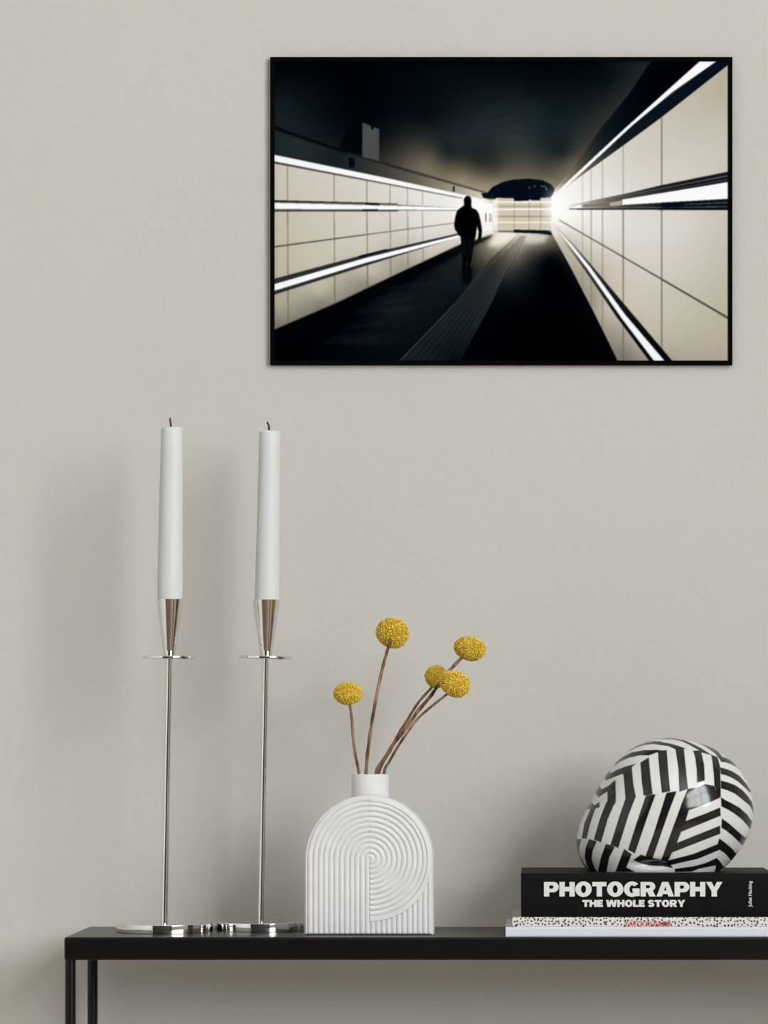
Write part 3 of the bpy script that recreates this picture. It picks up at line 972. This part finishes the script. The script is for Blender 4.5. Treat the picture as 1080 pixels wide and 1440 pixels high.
# left dark band between vault and first light
left_band = idw([(390, 200, (28, 37, 40)), (430, 212, (34, 42, 44)), (470, 222, (20, 30, 34)), (540, 240, (62, 62, 57)), (580, 250, (95, 90, 78)), (620, 258, (140, 131, 112)), (650, 266, (175, 166, 148)), (690, 272, (230, 222, 208))])
put(Z1([(40, 352), (380, 462), (445, 482), (525, 502), (1000, 642), (1000, 672), (560, 580), (40, 470)]), left_band, 1)
line((384, 179), (489, 215), 5, 4, (2, 8, 13), 2); line((489, 215), (690, 273), 3, 1.5, (25, 27, 27), 2)
put(Z1([(445, 325), (520, 355), (520, 498), (445, 478)]), (74, 77, 76), 1)
put(Z1([(480, 330), (495, 336), (495, 355), (485, 358)]), (8, 10, 12), 1)
put(Z1([(385, 480), (410, 485), (410, 527), (385, 522)]), (3, 8, 12), 1)
put(Z1([(848, 608), (856, 610), (856, 634), (848, 632)]), (20, 22, 24), 1)
for i in range(6):
    line((567 + 3.4 * i, 222 - i), (570 + 3.4 * i, 217 - i), 0.5, 0.5, (120, 116, 102), 0, 0.35)

# left lit panels
left_panels = idw([(390, 250, (205, 198, 183)), (430, 262, (207, 200, 186)), (500, 275, (214, 208, 196)), (560, 285, (222, 217, 209)), (620, 290, (236, 232, 227)), (690, 295, (255, 253, 250)), (390, 320, (198, 190, 173)), (390, 370, (190, 182, 163)), (450, 330, (207, 199, 183)), (520, 320, (216, 209, 198)), (600, 315, (232, 227, 221)), (660, 310, (250, 247, 243)), (390, 430, (172, 165, 146)), (390, 455, (128, 124, 110)), (450, 410, (186, 178, 160)), (450, 425, (140, 134, 119)), (520, 385, (190, 182, 166)), (600, 350, (208, 201, 188)), (640, 335, (218, 211, 200)), (690, 315, (248, 244, 238)), (515, 398, (150, 143, 128)), (570, 374, (165, 158, 142))])
put(Z1([(40, 468), (560, 577), (900, 652), (1040, 690)]) + [(697, 329)] + Z3([(880, 170), (600, 300), (330, 430), (40, 556)]), left_panels, 1)
for sx_, al in ((404.6, .55), (470, .55), (516, .6), (548.5, .45), (573, .4), (594, .35)):
    yt = 226.5 + (sx_ - 386) * 0.2; yb_ = 463 - (sx_ - 386) * 0.4475
    line((sx_, yt), (sx_ + 1.2, yb_), 1.5, 1.8, (92, 86, 74), 1, al)
# strips
put(Z1([(40, 467), (560, 574), (900, 648), (1030, 676), (1030, 682), (900, 662), (560, 601), (40, 495)]), (252, 250, 250), 1)
line((384, 228), (650, 278.5), 3, 1, (50, 52, 50), 1, .9)
put([(384, 281.5), (505, 284.5), (644, 292), (644, 296), (505, 296), (384, 297)], (120, 117, 110), 1)
line((384, 282.5), (560, 286.5), 2.5, 1, (30, 32, 32), 1); line((384, 296), (560, 296), 2.5, 1.5, (48, 48, 46), 1)
put([(384, 285), (550, 289), (697, 293), (697, 295.5), (550, 294.5), (384, 293.5)], (253, 252, 252), 1)
line((514, 286), (534, 287.5), 2.5, 2, (8, 12, 16), 1); line((510, 295), (532, 295), 2.5, 2.2, (8, 10, 14), 1)
line((384, 347), (515, 329.5), 2.2, 1.6, (70, 65, 56), 1, .9); line((515, 329.5), (645, 312.5), 1.6, 1, (95, 90, 80), 1, .8)
put([(384, 392), (515, 357), (648, 327), (648, 332), (515, 373), (384, 414.5)], (42, 46, 46), 1)
put([(384, 399.5), (515, 362), (694, 318), (694, 320.5), (515, 369), (384, 409)], (253, 252, 252), 1)
line((505, 361), (545, 350.5), 3, 2, (6, 10, 14), 1)

# floor
floor_c = idw([(390, 495, (0, 0, 3)), (440, 470, (0, 1, 4)), (480, 490, (1, 5, 10)), (500, 440, (0, 2, 6)), (530, 450, (9, 17, 24)), (560, 420, (14, 22, 28)), (540, 485, (5, 12, 18)), (600, 405, (15, 22, 27)), (570, 395, (2, 6, 10)), (625, 375, (20, 27, 29)), (620, 362, (8, 11, 13)), (660, 352, (50, 50, 46)), (680, 350, (112, 104, 88)), (695, 342, (170, 160, 140)), (706, 331, (242, 236, 226)), (680, 338, (120, 112, 96)), (740, 330, (225, 218, 206)), (730, 338, (205, 196, 180)), (755, 340, (150, 142, 126)), (745, 352, (92, 88, 78)), (745, 370, (38, 40, 39)), (750, 390, (9, 14, 17)), (765, 345, (100, 95, 84)), (772, 360, (12, 14, 16)), (760, 420, (0, 2, 6)), (800, 480, (0, 0, 3)), (720, 480, (0, 0, 4)), (840, 500, (0, 0, 3)), (690, 400, (14, 18, 21)), (700, 440, (0, 2, 6))], 3.4)
put([(384, 464), (474, 425.5), (559, 384.8), (647, 343.8), (694, 329), (700, 326), (776, 326), (804, 378), (835, 438), (872, 510), (384, 510)], floor_c, 1)
put([(384, 464), (474, 425.5), (559, 384.8), (647, 343.8), (694, 329), (690, 334), (655, 352), (570, 398), (470, 450), (384, 490)], (0, 2, 6), 3, .8)
for i in range(16):
    a = random.uniform(0, 1); cx_ = 500 + 110 * a + random.uniform(-30, 30); cy_ = 490 - 110 * a + random.uniform(-8, 8)
    w_ = 28 - 10 * a
    put([(cx_ - w_, cy_ + 2), (cx_ + w_, cy_ - 4), (cx_ + w_, cy_ - 2), (cx_ - w_, cy_ + 4)], (36, 46, 52), 4, .45)
put([(696, 328), (724, 328), (714, 338), (702, 346), (686, 346)], (244, 238, 228), 6, .85)
put([(733, 328), (772, 328), (766, 340), (742, 342)], (226, 219, 206), 5, .75)
# tactile paving strip
path_c = idw([(590, 500, (24, 32, 38)), (640, 500, (10, 16, 22)), (630, 460, (27, 35, 40)), (660, 420, (32, 38, 41)), (690, 380, (46, 49, 48)), (700, 360, (80, 77, 68)), (715, 345, (150, 141, 124)), (735, 331, (222, 214, 200))])
path_poly = Z3([(606, 692), (860, 430), (1010, 240)]) + [(708, 347), (728, 329), (741, 329), (733, 340)] + Z3([(1080, 300), (1020, 430), (878, 692)])
put(path_poly, path_c, 1)
for i in range(8):
    q = (i + 0.5) / 8
    line((562 + 85 * q, 507), (733 + 8 * q, 331), 1.8, 0.4, (3, 8, 13), 1, .55)
line((562, 507), (641, 425), 1.4, 1.2, (86, 82, 72), 1, .7); line((641, 425), (688, 366), 1.2, 1, (60, 60, 56), 1, .6)

# end wall
put([(693, 277), (778, 277), (778, 328), (693, 327)], (214, 203, 180), 1)
for xx in (700.5, 723, 744, 760):
    line((xx, 282), (xx, 325), 1.2, 1.2, (120, 108, 88), 1, .7)
for yy, cc, al in ((284, (255, 252, 246), .9), (294, (255, 253, 248), .95), (304, (130, 118, 100), .6), (312.5, (255, 251, 244), .8), (290, (140, 130, 112), .5), (325, (70, 66, 58), .8)):
    line((694, yy), (777, yy), 2, 2, cc, 1, al)
put([(693, 277), (701, 277), (701, 327), (693, 327)], (255, 252, 248), 2, .6)
put(Z5([(615, 555), (900, 562), (938, 575), (938, 605), (840, 590), (615, 580)]), (10, 20, 28), 1)
put(Z5([(395, 245), (430, 200), (520, 155), (600, 135), (740, 126), (860, 140), (930, 175), (962, 220), (930, 285), (840, 288), (835, 310), (775, 310), (745, 300), (740, 312), (620, 315), (612, 292), (470, 288), (455, 300), (360, 290), (340, 250)]), (3, 12, 22), 1)
for a, b in ((870, 190), (885, 205), (850, 190), (790, 190), (745, 200), (890, 215)):
    x_, y_ = 620 + a / 6, 230 + b / 6
    put([(x_ - 1.2, y_ - 1), (x_ + 1.5, y_ - 1), (x_ + 1.2, y_ + 1.5), (x_ - 1, y_ + 1)], (170, 166, 155), 1, .5)
for a in (380, 415, 432):
    put(Z5([(a - 4, 418), (a + 4, 420), (a + 4, 490), (a - 4, 488)]), (60, 58, 54), 1, .9)

# right wall: dark wedge above the top light
wedge = idw([(960, 100, (0, 2, 8)), (920, 130, (0, 2, 8)), (880, 165, (3, 10, 16)), (855, 190, (14, 22, 26)), (835, 215, (38, 40, 37)), (815, 240, (92, 84, 70)), (790, 262, (165, 154, 134)), (778, 274, (240, 232, 220))])
put(Z2([(690, 40), (580, 205), (460, 350), (350, 510), (255, 620), (240, 660), (560, 370), (930, 40)]), wedge, 1)
right_panels = idw([(1010, 130, (186, 177, 160)), (1010, 200, (204, 196, 182)), (960, 170, (200, 192, 177)), (960, 230, (212, 205, 194)), (900, 210, (210, 204, 192)), (880, 250, (222, 217, 209)), (840, 255, (232, 228, 222)), (800, 275, (250, 247, 244)), (780, 290, (255, 254, 252)), (1010, 320, (205, 198, 186)), (960, 320, (218, 213, 206)), (900, 320, (224, 219, 212)), (840, 320, (236, 231, 224)), (800, 310, (250, 247, 242)), (1010, 400, (195, 187, 171)), (1010, 490, (182, 173, 153)), (960, 450, (196, 188, 171)), (920, 420, (205, 197, 182)), (900, 480, (184, 176, 159)), (880, 498, (128, 124, 113)), (860, 470, (158, 151, 136)), (850, 430, (196, 188, 172)), (835, 425, (160, 152, 136)), (815, 380, (176, 167, 149)), (830, 350, (214, 207, 194)), (795, 340, (200, 192, 175)), (785, 325, (232, 225, 212))])
put(Z2([(240, 655), (330, 590), (540, 440), (730, 300), (1040, 55)]) + [(1028, 510), (870, 510), (835, 438), (804, 378), (775, 326)], right_panels, 1)
put(Z2([(240, 668), (600, 335), (985, 40), (1045, 40), (1045, 54), (730, 301), (540, 441), (330, 592)]), idw([(1000, 100, (6, 16, 25)), (930, 155, (8, 18, 26)), (870, 203, (22, 28, 31)), (820, 243, (110, 104, 94)), (785, 272, (240, 236, 230))]), 1)
put(Z2([(236, 656), (245, 650), (560, 357), (912, 42), (990, 42), (780, 188), (600, 338), (245, 668)]), (252, 250, 253), 1)
for xx, al, y0_, y1_ in ((930, .75, 165, 262), (876, .35, 204, 274), (847, .3, 226, 279), (831, .25, 238, 282), (819, .2, 246, 284)):
    line((xx, y0_), (xx, y1_), 1.8, 1.8, (104, 98, 84), 1, al)
for xx, al, y1_ in ((930, .75, 500), (876, .7, 507), (847, .4, 462), (831, .4, 432), (819, .25, 406)):
    line((xx, 294), (xx, y1_), 1.8, 1.8, (104, 98, 84), 1, al)
# middle black rail with the light inside
put(Z2([(330, 690), (560, 644), (730, 604), (1040, 541), (1040, 713), (380, 711), (300, 712)]), idw([(1010, 250, (18, 22, 26)), (930, 275, (24, 27, 29)), (876, 282, (70, 68, 62)), (830, 290, (170, 162, 148)), (800, 292, (240, 235, 228)), (960, 290, (10, 14, 20))]), 1)
line((1026, 246.5), (830, 284), 1.6, .8, (120, 118, 112), 1, .8); line((1026, 252), (850, 282), 1.4, .8, (90, 90, 86), 1, .7)
put(Z2([(555, 668), (1040, 588), (1040, 664), (555, 692)]), (254, 253, 253), 1)
put(Z2([(300, 712), (370, 690), (372, 706)]), (255, 255, 255), 1)
put(Z2([(380, 690), (490, 684), (490, 697), (380, 702)]), (120, 112, 98), 1, .8); put(Z2([(500, 682), (552, 672), (552, 694), (500, 698)]), (190, 180, 160), 1, .9)
line((1026, 284.5), (930, 288.5), 1.4, 1, (120, 120, 118), 1, .7); line((1026, 290.5), (860, 292), 1.2, .8, (150, 148, 142), 1, .6)
put(Z2([(730, 684), (830, 680), (830, 702), (730, 706)]), (4, 12, 28), 2)
line((1026, 294), (800, 293.6), 2.4, 1.2, (8, 8, 8), 1)
# lower seam and light
line((786, 309), (930, 392), 1.2, 2.2, (66, 60, 50), 1, .9); line((930, 392), (1026, 448), 2.2, 2.8, (58, 52, 44), 1, .95)
put([(778, 316), (782, 318), (808, 345), (833, 374), (880, 430), (948, 510), (915, 510), (866, 444), (822, 379), (800, 349)], idw([(930, 500, (4, 8, 12)), (870, 435, (16, 18, 20)), (820, 368, (60, 57, 52)), (790, 330, (190, 182, 168))]), 1)
put([(777, 315), (805, 345), (829, 374), (879, 442), (937, 510), (922, 510), (874, 447), (825, 377), (803, 348)], (252, 250, 253), 1)
# glows where the two walls meet
gl = np.exp(-(((GX - 779) / 12) ** 2 + ((GY - 293) / 22) ** 2))[..., None] * 0.85
IMG = IMG * (1 - gl) + 255 * gl
gl = np.exp(-(((GX - 694) / 6) ** 2 + ((GY - 302) / 15) ** 2))[..., None] * 0.7
IMG = IMG * (1 - gl) + np.array((255, 253, 250)) * gl
# walker
put(Z5([(180, 870), (270, 870), (262, 960), (250, 1010), (185, 1010), (175, 940)]), (2, 3, 6), 3, .9)
put(Z5([(228, 270), (248, 278), (259, 305), (256, 345), (262, 372), (300, 388), (320, 420), (335, 480), (348, 560), (342, 630), (326, 646), (312, 632), (318, 575), (305, 525), (298, 590), (292, 625), (282, 645), (272, 720), (262, 800), (248, 850), (250, 885), (222, 885), (222, 800), (226, 700), (220, 800), (212, 850), (212, 885), (182, 888), (182, 800), (172, 700), (168, 620), (150, 600), (120, 555), (112, 515), (120, 460), (135, 400), (160, 375), (197, 350), (193, 305), (205, 278)]), (1, 1, 3), 1)
put(Z5([(180, 640), (215, 640), (212, 780), (190, 780)]), (14, 22, 30), 3, .6); put(Z5([(232, 640), (268, 640), (258, 780), (236, 780)]), (14, 22, 30), 3, .6)

small = IMG.reshape(len(qy) // SP, SP, len(qx) // SP, SP, 3).mean((1, 3))
hh_, ww_ = small.shape[:2]
v_ = small / 255.0
lin_img = np.where(v_ <= 0.04045, v_ / 12.92, ((v_ + 0.055) / 1.055) ** 2.4)
PRINT_WHITE = 0.86
yp = pd + 0.0015
cxs = np.linspace(ix0 - 0.0002, ix1 + 0.0002, ww_); czs = np.linspace(iz1 + 0.0002, iz0 - 0.0002, hh_)
gx2, gz2 = np.meshgrid(cxs, czs)
pv = np.stack([gx2 - po.x, np.full_like(gx2, yp - po.y), gz2 - po.z], -1).reshape(-1, 3)
me = grid_mesh('photo_print', pv, quad_faces(hh_, ww_, 0, True))
set_color(me, 'ink', (lin_img * PRINT_WHITE * np.array((0.99, 1.0, 1.015))).reshape(-1, 3))
pr_o = link_mesh('photo_print', me, M_print, pic)
pr_o['label'] = 'black and white print of a lit tunnel with a walking figure'

# ------------------------------------------------------------------ world, camera, view
w = bpy.data.worlds.new('daylight'); S.world = w; w.use_nodes = True
w.node_tree.nodes['Background'].inputs[0].default_value = (0.8, 0.9, 1.0, 1)
w.node_tree.nodes['Background'].inputs[1].default_value = 1.0

cam = bpy.data.cameras.new('camera'); co_ = bpy.data.objects.new('camera', cam); COL.objects.link(co_)
co_.location = (0, 0, CAM_Z); co_.rotation_euler = (math.pi / 2, 0, 0)
cam.sensor_fit = 'VERTICAL'; cam.sensor_height = 36; cam.sensor_width = 27
cam.lens = F * 36 / 1440
cam.shift_x = (540 - CX) / 1440
cam.shift_y = (CY - 720) / 1440
cam.clip_start = 0.05; cam.clip_end = 50
S.camera = co_

S.view_settings.view_transform = 'Standard'
S.view_settings.look = 'None'
S.view_settings.exposure = 0.0
S.view_settings.gamma = 1.0
S.view_settings.use_curve_mapping = False
S.cycles.max_bounces = 10
S.cycles.diffuse_bounces = 6
S.cycles.use_denoising = True
